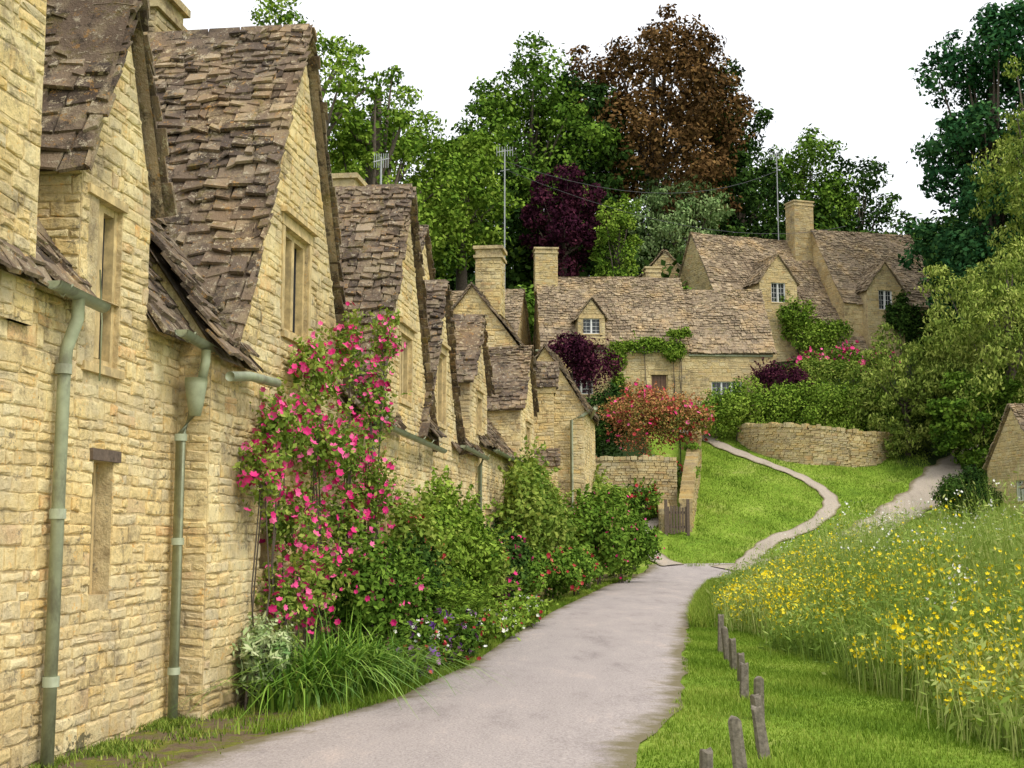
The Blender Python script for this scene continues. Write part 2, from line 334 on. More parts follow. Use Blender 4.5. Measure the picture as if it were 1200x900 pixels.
# ------------------------------------------------------------------ buildings kit
def slates(mb,O,E,Sv,N,length,slen,ts=1.0,seed=0,skip=()):
    """skip: (u0,u1,v1) parts of the lower slope left open where a gable wall rises through it"""
    R=random.Random(seed); v=0.
    cuts=sorted([(a,b,c) for a,b,c in skip]); u=0
    for a,b,c in cuts+[(length,length,0)]:
        if a>u: mb.add([O+E*u,O+E*a,O+E*a+Sv*slen,O+E*u+Sv*slen],[(0,1,2,3)])
        if b>a: mb.add([O+E*a+Sv*c,O+E*b+Sv*c,O+E*b+Sv*slen,O+E*a+Sv*slen],[(0,1,2,3)])
        u=b
    while v<slen:
        ex=(.20-.10*v/slen)*ts*R.uniform(.85,1.15); u=-R.uniform(0,.15)
        while u<length:
            w=R.uniform(.11,.38)*ts*(1-.3*v/slen)
            u0=max(u,-.03-R.random()*.03); u1=min(u+w,length+.03+R.random()*.04)
            um=(u0+u1)/2
            if u1-u0>.04 and not any(a<um<b and v<c for a,b,c in cuts):
                j=lambda s=.02:R.uniform(-s,s)*ts
                wave=.05*math.sin(u*1.3+seed)+.035*math.sin(v*2.1+u*.7); sag=.018*math.sin(u*2.3+seed)+.012*math.sin(u*5.1)
                th=R.uniform(.016,.048)*ts; lo=(.04+R.uniform(-.014,.032))*ts+wave; hi=.004+wave; g=R.uniform(.003,.013)*ts; v1=min(v+ex*1.55,slen+.02); k=R.uniform(-.028,.028)*ts
                a=O+E*(u0+g)+Sv*(v+j()+sag-.02+k); b=O+E*(u1-g)+Sv*(v+j()+sag-.02-k); c_=O+E*(u1-g+j())+Sv*v1; d_=O+E*(u0+g+j())+Sv*v1
                l1=lo+j(.014);l2=lo+j(.014)
                mb.add([a+N*l1,b+N*l2,c_+N*hi,d_+N*hi,a+N*(l1+th)+Sv*.01,b+N*(l2+th*R.uniform(.6,1.1))+Sv*.01,c_+N*(hi+th),d_+N*(hi+th)],BF)
            u+=w
        v+=ex
def laystones(mb,O,U,N,outer,holes,seed=0,zmin=-.05,sc_=1.):
    """coursed rubble: individually shaped stones standing proud of the mortar"""
    R=random.Random(seed); zs=[b for a,b in outer]; z=max(min(zs),zmin); top=max(zs)
    def span(zz):
        xs_=[]
        for i in range(len(outer)):
            (a,b),(c,d)=outer[i],outer[(i+1)%len(outer)]
            if (b-zz)*(d-zz)<0: xs_.append(a+(c-a)*(zz-b)/(d-b))
        return (min(xs_),max(xs_)) if len(xs_)>1 else None
    ph=R.uniform(0,6)
    while z<top-.04:
        hh=R.choice((.065,.08,.09,.10,.115,.135,.16))*R.uniform(.92,1.08)*sc_; z1=min(z+hh,top)
        s0,s1=span(z+.001),span(z1-.001)
        if s0 and s1:
            lo,hi=max(s0[0],s1[0]),min(s0[1],s1[1]); cut=[(a,b) for a,b,c,d in holes if c<z1-.012 and d>z+.012]
            cur=[(lo,hi)]
            for a,b in cut:
                nw=[]
                for p,q in cur:
                    if b<=p or a>=q: nw.append((p,q)); continue
                    if a>p: nw.append((p,a))
                    if b<q: nw.append((b,q))
                cur=nw
            for p,q in cur:
                u=p; edge=lambda x:min(1,(min(abs(x-p),abs(q-x))+.0)/.3)
                while u<q-.02:
                    w=R.uniform(.08,.36)*(.65+hh/sc_*3.5)*sc_
                    if q-(u+w)<.07*sc_: w=q-u
                    e=min(u+w,q); parts=[(z,z1)]
                    if hh>.11*sc_ and R.random()<.4: m=z+hh*R.uniform(.38,.62); parts=[(z,m),(m,z1)]
                    for za,zb in parts:
                        g=R.uniform(.002,.008)*sc_; d=R.uniform(.005,.022)*sc_; ss=.010*sc_
                        wv=lambda x,zz: .016*math.sin(x*2.3+ph+zz*1.7)+.009*math.sin(x*6.1+zz*4) if not holes else .006*math.sin(x*5+zz*3)
                        j=lambda s=ss:R.uniform(-s,s)
                        um=(u+e)/2+j(.02)
                        ou=[(x+gx+j(ss*.7 if edge(x)>.1 else .002),y+gy+j()+wv(x,y)) for x,y,gx,gy in ((u,za,g,g),(um,za,0,g),(e,za,-g,g),(e,zb,-g,-g),(um,zb,0,-g),(u,zb,g,-g))]
                        cu=(u+e)/2; cz=(za+zb)/2; bv=min(.02*sc_,(zb-za)*.24)
                        inn=[(x+(bv if x<cu-.012*sc_ else -bv if x>cu+.012*sc_ else 0)*R.uniform(.7,1.6),y+(bv if y<cz else -bv)*(.6 if i in(1,4) else 1.3)) for i,(x,y) in enumerate(ou)]
                        P=lambda a,b,n:O+U*a+V(0,0,b)+N*n
                        vs=[P(a,b,-.004) for a,b in ou]+[P(a,b,d*.6) for a,b in [(x+(cu-x)*.03,y+(cz-y)*.07) for x,y in ou]]+[P(a,b,d+j(.005)) for a,b in inn]
                        fs=[]
                        for r in (0,6): fs+=[(r+k,r+(k+1)%6,r+6+(k+1)%6,r+6+k) for k in range(6)]
                        fs.append(tuple(range(12,18))); mb.add(vs,fs)
                    u+=w
        z+=hh
class House:
    def __init__(s,name,loc,far=False):
        s.name=name; s.loc=Vector(loc); s.p={}; s.far=far; s.k=0
    def mb(s,k): return s.p.setdefault(k,MB())
    def wall(s,O,U,N,outer,wins,th=.3,part='walls',lay=False):
        mb=s.mb(part); holes=[[(w['u'],w['z']),(w['u']+w['w'],w['z']),(w['u']+w['w'],w['z']+w['h']),(w['u'],w['z']+w['h'])] for w in wins]
        polys=[[Vector((a,b,0)) for a,b in outer]]+[[Vector((a,b,0)) for a,b in h] for h in holes]
        flat=[q for p in polys for q in p]; tr=tessellate_polygon(polys)
        P=lambda a,b,d=0: O+U*a+V(0,0,b)-N*d
        mb.add([P(q.x,q.y) for q in flat],[tuple(x) for x in tr])
        for i in range(len(outer)):
            a,b=outer[i],outer[(i+1)%len(outer)]; mb.add([P(*a),P(*b),P(*b,th),P(*a,th)],[(0,1,2,3)])
        for h,w in zip(holes,wins):
            if w.get('st')=='hole': continue
            for i in range(4):
                a,b=h[i],h[(i+1)%4]; mb.add([P(*a),P(*b),P(*b,.22),P(*a,.22)],[(0,1,2,3)])
        for w in wins:
            if w.get('st')!='hole': s.window(O,U,N,w)
        if lay:
            s.k+=1; hl=[]
            for w in wins:
                st=w.get('st','stone'); m={'stone':.09,'white':.0}.get(st,0); hl.append((w['u']-m,w['u']+w['w']+m,w['z']-(.07 if st in('stone','plainstone','white') else 0),w['z']+w['h']+{'stone':.125,'slot':.09,'door':.2,'plainstone':.07,'white':.2}.get(st,0)))
            laystones(s.mb('stonework'),O,U,N,outer,hl,s.k*13+int(O.y*10),-.05,1.45 if s.far else 1.)
    def bar(s,part,O,U,N,u0,u1,z0,z1,d0,d1):
        obox(s.mb(part),O+U*((u0+u1)/2)+V(0,0,(z0+z1)/2)-N*((d0+d1)/2),U*((u1-u0)/2),N*((d1-d0)/2),V(0,0,(z1-z0)/2))
    def window(s,O,U,N,w):
        u,z,W,Hh=w['u'],w['z'],w['w'],w['h']; st=w.get('st','stone'); nl=w.get('n',2); B=lambda *a:s.bar(a[0],O,U,N,*a[1:])
        B('glass',u,u+W,z,z+Hh,.17,.20)
        if st=='slot':
            B('lintel',u-.06,u+W+.08,z+Hh+.002,z+Hh+.09,-.03,.2); B('timber',u+.02,u+.06,z,z+Hh,.13,.165); B('timber',u+W-.06,u+W-.02,z,z+Hh,.13,.165); return
        if st=='door':
            for k in range(5): B('door',u+W*k/5+.008,u+W*(k+1)/5-.008,z,z+Hh,.12,.16)
            B('timber',u-.0,u+.06,z,z+Hh,.07,.12); B('timber',u+W-.06,u+W,z,z+Hh,.07,.12); B('sill',u-.12,u+W+.12,z+Hh+.002,z+Hh+.2,-.035,.2); return
        sur='whiteframe' if st=='white' else 'surround'; f=.07 if st=='white' else .1
        if st=='white':
            B('surround',u-.15,u+W+.15,z+Hh+.002,z+Hh+.2,-.04,.15)
        elif st=='plainstone':
            B(sur,u-.04,u+W+.04,z+Hh+.002,z+Hh+.07,-.03,.15)
        else:
            B(sur,u-.12,u+W+.12,z+Hh+.002,z+Hh+.12,-.024,.15)
            B(sur,u-.16,u+W+.16,z+Hh+.125,z+Hh+.18,-.08,.1)
            B(sur,u-.09,u-.002,z,z+Hh-.001,-.018,.1); B(sur,u+W+.002,u+W+.09,z,z+Hh-.001,-.018,.1)
        B('sill',u-.05,u+W+.05,z-.07,z-.003,-.04,.18)
        B(sur,u,u+f*.6,z,z+Hh,.04,.15); B(sur,u+W-f*.6,u+W,z,z+Hh,.04,.15); B(sur,u+f*.6+.001,u+W-f*.6-.001,z+Hh-f*.6,z+Hh-.002,.045,.15); B(sur,u+f*.6+.001,u+W-f*.6-.001,z+.001,z+f*.6,.045,.15)
        for k in range(1,nl): B(sur,u+W*k/nl-f*.45,u+W*k/nl+f*.45,z+f*.6+.002,z+Hh-f*.6-.002,.04,.15)
        fm='whiteframe' if st=='white' else 'casement'
        for k in range(nl):
            a=u+W*k/nl+f*.5; b=u+W*(k+1)/nl-f*.5; q=.022
            B(fm,a,a+q,z+f*.6,z+Hh-f*.6,.12,.168); B(fm,b-q,b,z+f*.6,z+Hh-f*.6,.12,.168)
            for j in range(1,4): B(fm,a+q,b-q,z+Hh*j/4-.009,z+Hh*j/4+.009,.14,.169)
            B(fm,(a+b)/2-.007,(a+b)/2+.007,z+f*.6,z+Hh-f*.6,.142,.1685)
    def gable(s,x,y,ang,Ln,W,z0,ze,zr,wins={},ts=.9,over=.09,seed=1,ridge=True,skip=(),lay='FLR'):
        a=math.radians(ang); Xd=V(math.cos(a),math.sin(a),0); Yd=V(-math.sin(a),math.cos(a),0); C=V(x,y,0); hf=W/2; hl=Ln/2
        s.wall(C-Yd*hf,Xd,-Yd,[(-hl,z0),(hl,z0),(hl,ze),(-hl,ze)],wins.get('F',[]),lay='F' in lay)
        s.wall(C+Yd*hf,Xd,Yd,[(-hl,z0),(hl,z0),(hl,ze),(-hl,ze)],wins.get('B',[]))
        g=[(-hf+.004,z0),(hf-.004,z0),(hf-.004,ze),(0,zr-.02),(-hf+.004,ze)]
        s.wall(C-Xd*(hl-.003),Yd,-Xd,g,wins.get('L',[]),lay='L' in lay); s.wall(C+Xd*(hl-.003),Yd,Xd,g,wins.get('R',[]),lay='R' in lay)
        rise=zr-ze; hyp=math.hypot(hf,rise)
        for sg in (-1,1):
            Sv=(-Yd*sg*hf+V(0,0,rise))/hyp; N=(Yd*sg*rise+V(0,0,hf))/hyp; o2=.17 if over>.06 else .06
            O=C+Yd*sg*hf+V(0,0,ze)-Xd*(hl+over)-Sv*o2+N*.03
            sk=[(u0+hl+over,u1+hl+over,v1+o2) for u0,u1,v1 in skip] if sg<0 else ()
            slates(s.mb('roof'),O,Xd,Sv,N,Ln+2*over,hyp+o2+.02,ts,seed*7+sg,sk)
        if ridge:
            u=-hl-over
            while u<hl+over-.02:
                l=min(random.uniform(.3,.5),hl+over-u); p=C+Xd*u+V(0,0,zr+.055+random.uniform(-.012,.012)); q=p+Xd*(l-.015); w=.10*ts
                sl=rise/hf*w; vs=[]
                for r_ in (p,q):
                    vs+=[r_-Yd*w-V(0,0,sl),r_+V(0,0,.035),r_+Yd*w-V(0,0,sl),r_+Yd*w*.75-V(0,0,sl+.02),r_-V(0,0,.03),r_-Yd*w*.75-V(0,0,sl+.02)]
                s.mb('roof').add(vs,[(0,1,7,6),(1,2,8,7),(2,3,9,8),(5,0,6,11),(0,1,2,3,4,5),(11,10,9,8,7,6)]); u+=l
    def chimney(s,x,y,ang,w,d,z0,z1):
        a=math.radians(ang); U=V(math.cos(a),math.sin(a),0); W=V(-math.sin(a),math.cos(a),0); c=V(x,y,0)
        obox(s.mb('chimney'),c+V(0,0,(z0+z1)/2),U*w/2,W*d/2,V(0,0,(z1-z0)/2)); mb=s.mb('chimney_stones')
        for n_,t_,wd,dd in ((-W,U,w,d/2),(W,U,w,d/2),(U,W,d,w/2),(-U,W,d,w/2)):
            laystones(mb,c+n_*dd,t_,n_,[(-wd/2,z0),(wd/2,z0),(wd/2,z1-.27),(-wd/2,z1-.27)],[],int(x*10+wd*100),z0,1.3 if s.far else 1.)
        obox(s.mb('chimney_cap'),c+V(0,0,z1-.22),U*(w/2+.06),W*(d/2+.06),V(0,0,.04)); obox(s.mb('chimney_cap'),c+V(0,0,z1+.052),U*(w/2+.07),W*(d/2+.07),V(0,0,.05))
    def done(s):
        e=empty(s.name,s.loc); f=s.far
        mm={'walls':M['stone_far' if f else 'stone'],'stonework':M['blocks_far' if f else 'blocks'],'chimney_stones':M['dry'],'roof':M['slate_far' if f else 'slate'],'glass':M['glass'],'surround':M['dress'],'sill':M['dress'],'casement':M['lead'],'lintel':M['wood'],'timber':M['dress'],'whiteframe':M['white'],'door':M['door'],'chimney':M['stone_far'],'chimney_cap':M['stone_far'],'gutter':M['sage'],'downpipe':M['sage'],'buttress':M['stone_far']}
        for k,m in s.p.items():
            setparent(m.make(k,mm[k],k in('gutter','downpipe')),e)
        return e
ra=82.76; U_=V(.126,.992,0); NB=V(-.992,.126,0); O_=V(-4.41,0,0)
def R(a,b,z=0): return O_+U_*a+NB*b+V(0,0,z)
def W(u,z,w,h,**k): return dict(u=u,z=z,w=w,h=h,**k)
def body(h,a0,a1,b0,Wd,ze,zr,wins=[],seed=1,skip=(),**k):
    c=R((a0+a1)/2,b0+Wd/2); am=(a0+a1)/2
    h.gable(c.x,c.y,ra,a1-a0,Wd,-.3,ze,zr,{'F':[dict(w,u=w['u']-am) for w in wins]},seed=seed,skip=[(p-am,q-am,v) for p,q,v in skip],lay='FL',**k)
def sgable(h,a,b0,depth,Wd,z0,ze,zr,wins=[],seed=1,lay='FR',**k):
    c=R(a,b0+depth/2); h.gable(c.x,c.y,ra-90,depth,Wd,z0,ze,zr,{'R':[dict(w,u=w['u']-a) for w in wins]},seed=seed,lay=lay,**k)
def half_gutter(h,a0,a1,b,z,drop=0):
    mb=h.mb('gutter'); r=.062; vs=[];fs=[]; n=8
    for (a,zz) in ((a0,z),(a1,z-drop)):
        for rr2 in (r,r-.012):
            for k in range(n+1):
                th=math.pi+math.pi*k/n; vs.append(R(a,b+rr2*math.cos(th),zz+rr2*math.sin(th)))
    m=n+1
    for k in range(n): fs+=[(k,k+1,2*m+k+1,2*m+k),(m+k,m+k+1,3*m+k+1,3*m+k),(k,k+1,m+k+1,m+k),(2*m+k,2*m+k+1,3*m+k+1,3*m+k)]
    fs+=[(0,m,3*m,2*m),(n,m+n,3*m+n,2*m+n)]; mb.add(vs,fs)
    mb.add(vs[:m],[tuple(range(m))]); mb.add(vs[2*m:3*m],[tuple(range(m))])
    k=a0+.15
    while k<a1:
        tube(mb,[R(k,b+.07,z-.02),R(k,b,z-.085),R(k,b-.07,z-.0)],.008,5); k+=.7
pz=lambda a,b,z:R(a,b,z)
# cottage A (nearest)
h=House('stone_cottage',R(9,2.5))
body(h,6.0,11.42,0,5,3.4,7.2,[W(9.78,1.13,.36,1.02,st='slot'),W(9.425,2.625,1.25,.77,st='hole')],seed=2,skip=[(9.46,10.64,1.2)])
sgable(h,7.22,-.06,2.4,2.9,3.0,5.9,7.6,[],seed=3)
sgable(h,10.05,-.004,2.2,1.26,2.62,4.42,5.92,[W(9.55,2.88,.60,1.28,n=2,st='plainstone')],seed=4)
half_gutter(h,8.72,9.50,-.17,3.32,.03)
tube(h.mb('downpipe'),[pz(9.1,-.17,3.27),pz(9.1,-.17,3.12),pz(9.09,-.1,2.9),pz(9.09,-.09,2.7),pz(9.07,-.09,.02)],.046,12)
for z in (2.72,1.7,.55): tube(h.mb('downpipe'),[pz(9.08,-.09,z),pz(9.08,-.09,z+.07)],.058,12)
tube(h.mb('downpipe'),[pz(9.7,-.04,3.6),pz(9.72,-.06,3.2),pz(9.76,-.04,2.75)],.007,5)
h.done()
# cottage B
h=House('stone_cottage',R(14,2.5))
body(h,11.42,19,-.3,5.2,3.25,7.0,[W(12.85,1.25,.34,.75,st='slot'),W(18.0,1.3,.7,.9),W(11.93,2.92,4.1,.325,st='hole')],seed=5,skip=[(12.35,15.6,1.7)])
sgable(h,13.98,-.304,2.9,4.13,2.915,3.3,7.2,[W(13.45,3.72,.9,1.12,n=2)],seed=6)
h.chimney(*R(15.6,2.3).xy,ra,.9,.7,6.4,8.35)
half_gutter(h,10.75,11.62,-.28,3.30,.06)
tube(h.mb('gutter'),[R(11.4,-.48,2.98),R(11.9,-.50,3.04),R(12.7,-.50,3.07)],.045,12)
tube(h.mb('downpipe'),[R(11.28,-.3,3.2),R(11.28,-.3,3.1),R(11.27,-.27,2.92)],.042,12)
tube(h.mb('downpipe'),[R(11.27,-.22,2.95),R(11.27,-.22,2.90),R(11.27,-.22,2.74),R(11.27,-.22,2.62)],[.10,.10,.075,.05],12)
tube(h.mb('downpipe'),[R(11.27,-.2,2.66),R(11.26,-.1,2.45),R(11.26,-.1,.03)],.044,12)
for z in (2.4,1.5,.4): tube(h.mb('downpipe'),[R(11.26,-.1,z),R(11.26,-.1,z+.06)],.055,12)
h.done()
h=House('stone_cottage',R(20,2.5))
body(h,19.003,27,-.31,5.2,3.25,6.95,[W(20.2,.1,.85,1.9,st='door'),W(23.6,1.1,.9,.9),W(19.02,2.72,2.7,.525,st='hole'),W(21.8,2.92,2.6,.325,st='hole')],seed=8,skip=[(19.1,21.0,1.6),(21.8,23.6,1.6)])
sgable(h,19.6,-.316,2.9,4.2,2.7,3.1,6.9,[W(19.2,3.6,.8,1.0,n=2)],seed=9)
sgable(h,22.6,-.322,2.6,3.6,2.9,3.2,5.98,[W(22.2,3.5,.75,1.25,n=1)],seed=10)
h.chimney(*R(25.2,2.2).xy,ra,.9,.7,6.4,8.6)
half_gutter(h,17.0,21.9,-.50,3.08,.08)
half_gutter(h,23.9,26.9,-.50,3.22,.06)
tube(h.mb('downpipe'),[R(17.1,-.5,3.0),R(17.1,-.4,2.8),R(17.1,-.4,.02)],.045,10)
tube(h.mb('downpipe'),[R(26.6,-.5,3.2),R(26.6,-.4,2.95),R(26.6,-.4,.02)],.05,10)
h.done()
h=House('stone_cottage',R(32,2.5))
body(h,27.003,37,-.3,5,3.5,6.6,[W(29.5,.1,.9,1.95,st='door'),W(31.5,1.1,.9,.9),W(28.1,1.2,.6,.8)],seed=11)
sgable(h,26.9,-.33,2.4,2.3,3.4,4.7,6.1,[W(26.6,3.7,.6,.7,n=1)],seed=12)
sgable(h,34.4,-.5,3,3.2,-.3,4.8,6.5,[W(34.0,3.4,.8,1.0)],seed=13)
half_gutter(h,28.2,32.6,-.5,3.42,.06)
tube(h.mb('downpipe'),[R(32.2,-.5,3.35),R(32.2,-.37,3.1),R(32.2,-.37,.02)],.05,10)
c=R(30.5,3.6); h.gable(c.x,c.y,ra-90,4,4.4,0,6.2,8.95,seed=14,lay='R')
h.done()
h=House('stone_cottage',(0,38,0))
h.gable(-.75,38.2,ra,6,3.1,-.3,6.45,8.5,{'L':[]},seed=15,lay='FL')
h.chimney(-.65,37.6,ra,.9,.75,8.0,9.95)
h.gable(1.3,40.2,ra,5,2.3,-.3,5.3,7.15,{'F':[]},seed=16,lay='FL')
obox(h.mb('buttress'),V(.85,35.9,1.6),V(.42,0,0),V(0,.4,0),V(0,0,1.9)); obox(h.mb('buttress'),V(.83,36.0,4.6),V(.34,0,0),V(0,.35,0),V(0,0,1.12))
laystones(h.mb('stonework'),V(.85,35.5,0),V(1,0,0),V(0,-1,0),[(-.42,0),(.42,0),(.42,3.45),(-.42,3.45)],[],5); laystones(h.mb('stonework'),V(.83,35.65,0),V(1,0,0),V(0,-1,0),[(-.34,3.6),(.34,3.6),(.34,5.6),(-.34,5.6)],[],6)
h.gable(.83,36.0,0,.8,.78,5.5,5.7,6.35,seed=17,over=.05,ts=.7,lay='')
slates(h.mb('roof'),V(.4,35.45,3.45),V(1,0,0),V(0,.35,.94).normalized(),V(0,-.94,.35).normalized(),.9,.5,.7,5)
tube(h.mb('downpipe'),[V(2.3,37.6,5.2),V(2.1,37.55,5.05),V(1.75,37.5,4.9),V(1.75,37.5,.1)],.05,10)
tube(h.mb('gutter'),[V(2.45,37.3,5.25),V(2.5,42,5.25)],.07,8)
h.done()
# mid cottage on the slope
h=House('stone_cottage',(8,73,8),True)
h.gable(5.6,73.2,3,8.2,6.2,6.5,11.8,16.3,{'F':[W(1.9,8.4,.95,1.9,st='door'),W(-2.6,9.2,1.3,1.2,st='white')]},ts=1.2,seed=21)
h.gable(12.0,73.5,3,4.8,6.0,6.5,11.6,15.6,{'F':[W(-1.1,8.6,1.7,1.35,st='white',n=3)]},ts=1.2,seed=22,lay='FR')
h.gable(4.3,70.9,93,2.6,1.5,11.9,13.4,14.45,{'L':[W(-.55,12.5,1.1,.85,st='white',n=2)]},ts=1.,seed=23)
h.chimney(.95+1.0,73.0,3,1.3,1.0,15.4,17.9); h.chimney(8.4,75.5,3,.9,.9,14,17.3)
tube(h.mb('gutter'),[(1.3,69.85,11.6),(9.7,70.3,11.6)],.07,6); tube(h.mb('gutter'),[(9.8,70.3,11.4),(14.5,70.6,11.4)],.07,6)
h.done()
h=House('stone_cottage',(-1,72,8),True)
h.gable(-1.6,73.5,-10,4.5,5,7,12.5,15.6,ts=1.3,seed=24,lay='R'); h.done()
h=House('stone_house',(18,86,12),True)
h.gable(16.6,87.5,18,9.0,8,11,16.4,22.0,{'F':[W(1.2,14.5,1.0,1.1,st='white')]},ts=1.3,seed=31,lay='FL')
h.gable(24.6,88.5,14,7.5,8.4,11,16.8,22.6,{'F':[W(-1.5,13.6,1.0,1.1,st='white')]},ts=1.3,seed=32)
for (x,y,zz) in ((17.0,84.2,19.8),(24.3,85.2,19.5)):
    h.gable(x,y,105,3.4,2.7,12,zz-1.9,zz,{'L':[W(-.5,zz-3.2,1.0,1.3,st='white',n=2)]},ts=1.2,seed=33)
h.gable(21.0,84.6,15,5,4,11,13.4,16.6,ts=1.3,seed=35)
h.chimney(20.2,88,18,1.5,1.2,20,24.6)
h.done()
h=House('stone_cottage',(11,92,15),True)
h.gable(11.6,94,80,6,4.6,13,19.4,21.9,{'L':[W(-.9,17.9,1.2,1.2,st='white')]},ts=1.4,seed=36,lay='L'); h.done()
h=House('stone_cottage',(24.5,57,2.6),True)
h.gable(25.0,57,6,5.6,5,1.5,4.6,7.2,{'L':[W(-1,3.,.9,.9,st='white')],'F':[W(-2.0,3.,.9,1.,st='white')]},ts=1.2,seed=37)
h.gable(22.9,53.9,96,2,1.8,1.5,3.6,4.9,ts=1.,seed=38); h.done()
# ------------------------------------------------------------------ garden walls
def rwall(name,pts,th=.45,mat='dry'):
    """curved dry-stone wall laid stone by stone; pts (x,y,ztop,zbot)"""
    mb=MB(); L_=0; segs=[]
    for i in range(len(pts)-1):
        l=math.dist(pts[i][:2],pts[i+1][:2]); segs.append((L_,l)); L_+=l
    def at(s):
        s=max(0,min(L_-1e-4,s))
        for i,(s0,l) in enumerate(segs):
            if s<=s0+l: f=(s-s0)/l; return [pts[i][j]*(1-f)+pts[i+1][j]*f for j in range(4)]
    s=0.
    while s<L_:
        a,b=at(s),at(s+.4); d=V(b[0]-a[0],b[1]-a[1],0); 
        if d.length<1e-3: break
        c=V((a[0]+b[0])/2,(a[1]+b[1])/2,0); zt=min(a[2],b[2])-.03; zb=a[3]; l=d.length; d.normalize(); nn=V(-d.y,d.x,0)
        obox(mb,c+V(0,0,(zt+zb)/2),d*l*.52,nn*(th/2-.04),V(0,0,(zt-zb)/2)); s+=.4
    z=0.
    while z<3.2:
        hh=random.uniform(.09,.17); s=-random.uniform(0,.3)
        while s<L_:
            w=random.uniform(.18,.5); a,b=at(s+.01),at(s+w-.02); d=V(b[0]-a[0],b[1]-a[1],0); zt=a[2]-z
            if d.length>.03 and zt-hh>a[3]:
                l=d.length; d.normalize(); nn=V(-d.y,d.x,0); j=random.uniform(-.03,.03)
                obox(mb,V((a[0]+b[0])/2,(a[1]+b[1])/2,zt-hh/2)+nn*j,d*l*.5+V(0,0,random.uniform(-.01,.01)),nn*(th/2+random.uniform(0,.02)),V(0,0,hh/2-.008))
            s+=w
        z+=hh
    s=0.
    while s<L_:
        w=random.uniform(.1,.3); a,b=at(s),at(s+w); d=V(b[0]-a[0],b[1]-a[1],0)
        if d.length>.03:
            l=d.length; d.normalize(); nn=V(-d.y,d.x,0); hh=random.uniform(.06,.12)
            obox(mb,V((a[0]+b[0])/2,(a[1]+b[1])/2,a[2]+hh*.9),(d+V(0,0,random.uniform(-.15,.15)))*l*.46,nn*(th/2+.04),V(0,0,hh))
        s+=w
    return mb.make(name,M[mat])
rwall('retaining_wall',[(11.9,66.4,7.0,4.6),(12.4,64.8,6.95,4.2),(13.4,63.6,6.85,4.),(14.6,62.9,6.75,3.8),(16.4,62.5,6.5,3.6),(17.8,62.9,6.35,3.8),(18.8,64.,6.4,4.2),(19.2,65.5,6.4,4.6)])
rwall('garden_wall',[(2.6,56.5,4.75,1.2),(5.4,56.2,4.8,1.0),(7.2,56.4,4.75,1.2)])
rwall('stair_wall',[(7.3,54.0,2.9,.6),(7.9,57,4.3,1.6),(8.9,62,6.1,3.6),(9.6,67,7.4,5.5)],.5)
rwall('stair_wall',[(6.4,53.8,2.4,.6),(6.5,56.3,3.2,1.5)],.4)
e=empty('garden_gate',(6.8,53.6,1)); mb=MB(); g0=h1(6.8,53.6)
for k in range(7): obox(mb,V(6.5+k*.12,53.5,g0+.6),V(.045,0,0),V(0,.015,0),V(0,0,.55+.04*math.sin(k)))
for z in (.3,.9): obox(mb,V(6.86,53.54,g0+z),V(.42,0,0),V(0,.02,0),V(0,0,.05))
for x in (6.4,7.32): obox(mb,V(x,53.5,g0+.7),V(.06,0,0),V(0,.06,0),V(0,0,.75))
setparent(mb.make('pales',M['wood']),e)
e=empty('garden_gate',(10.4,69,8)); mb=MB(); 
for k in range(9): obox(mb,V(9.9+k*.13,68.6,h1(10,68.6)+.7),V(.02,0,0),V(0,.02,0),V(0,0,.7))
for z in (.3,1.1): obox(mb,V(10.4,68.63,h1(10,68.6)+z),V(.6,0,0),V(0,.02,0),V(0,0,.03))
setparent(mb.make('pales',M['lead']),e)
# ------------------------------------------------------------------ fence posts
for i,(x,y,z) in enumerate([(1.17,7.95,.30),(1.49,8.55,.40),(1.80,9.4,.36),(1.86,9.75,.40),(2.13,11.3,.36),(2.25,12.7,.34),(2.62,15.4,.36),(2.72,16.4,.42),(2.82,17.6,.5),(2.5,14.2,.3)]):
    mb=MB(); r=.042; n=8; vs=[]; tx,ty=random.uniform(-.14,.14),random.uniform(-.1,.1)
    for zz,rr3 in ((-.2,r*1.05),(0,r*1.08),(z*.5,r),(z-.01,r*.97),(z,r*.82)):
        for k in range(n):
            a=2*math.pi*k/n+i; q=1+.14*math.sin(k*2.3+i); px=(abs(math.cos(a))**.6)*np.sign(math.cos(a)); py=(abs(math.sin(a))**.6)*np.sign(math.sin(a))
            vs.append((x+px*rr3*q+tx*zz,y+py*rr3*q+ty*zz,zz+(.012*math.sin(k*1.7) if zz>z-.02 else 0)))
    fs=[(j*n+k,j*n+(k+1)%n,(j+1)*n+(k+1)%n,(j+1)*n+k) for j in range(4) for k in range(n)]+[tuple(range(4*n,5*n))]
    mb.add(vs,fs); mb.make('wooden_post',M['post'])
# ------------------------------------------------------------------ aerials and wires
def aerial(x,y,z0,z1,w=.9):
    e=empty('tv_aerial',(x,y,z0)); mb=MB(); tube(mb,[(x,y,z0),(x,y,z1)],.035,6)
    tube(mb,[(x-w,y-.3,z1-.25),(x+w,y+.3,z1+.05)],.02,5)
    for k in range(7): u=-w+2*w*k/6; tube(mb,[(x+u,y,z1-.35),(x+u,y,z1+.12)],.013,4)
    tube(mb,[(x-w*.6,y,z1-1.1),(x+w*.6,y,z1-1.0)],.015,5)
    setparent(mb.make('mast',M['metal']),e)
aerial(-.35,60,13,20.0,.38); aerial(-4.2,40,10.2,13.6,.22); aerial(18.7,88,22,28.3,.4)
for k,(p,q) in enumerate((((-.35,60,19.4),(18.7,88,27.0)),((-.35,60,19.0),(24,90,23.5)))):
    mb=MB(); p=Vector(p);q=Vector(q); tube(mb,[p.lerp(q,s/12)-V(0,0,1.6*4*(s/12)*(1-s/12)) for s in range(13)],.014,4); mb.make('overhead_wire',M['lead'])
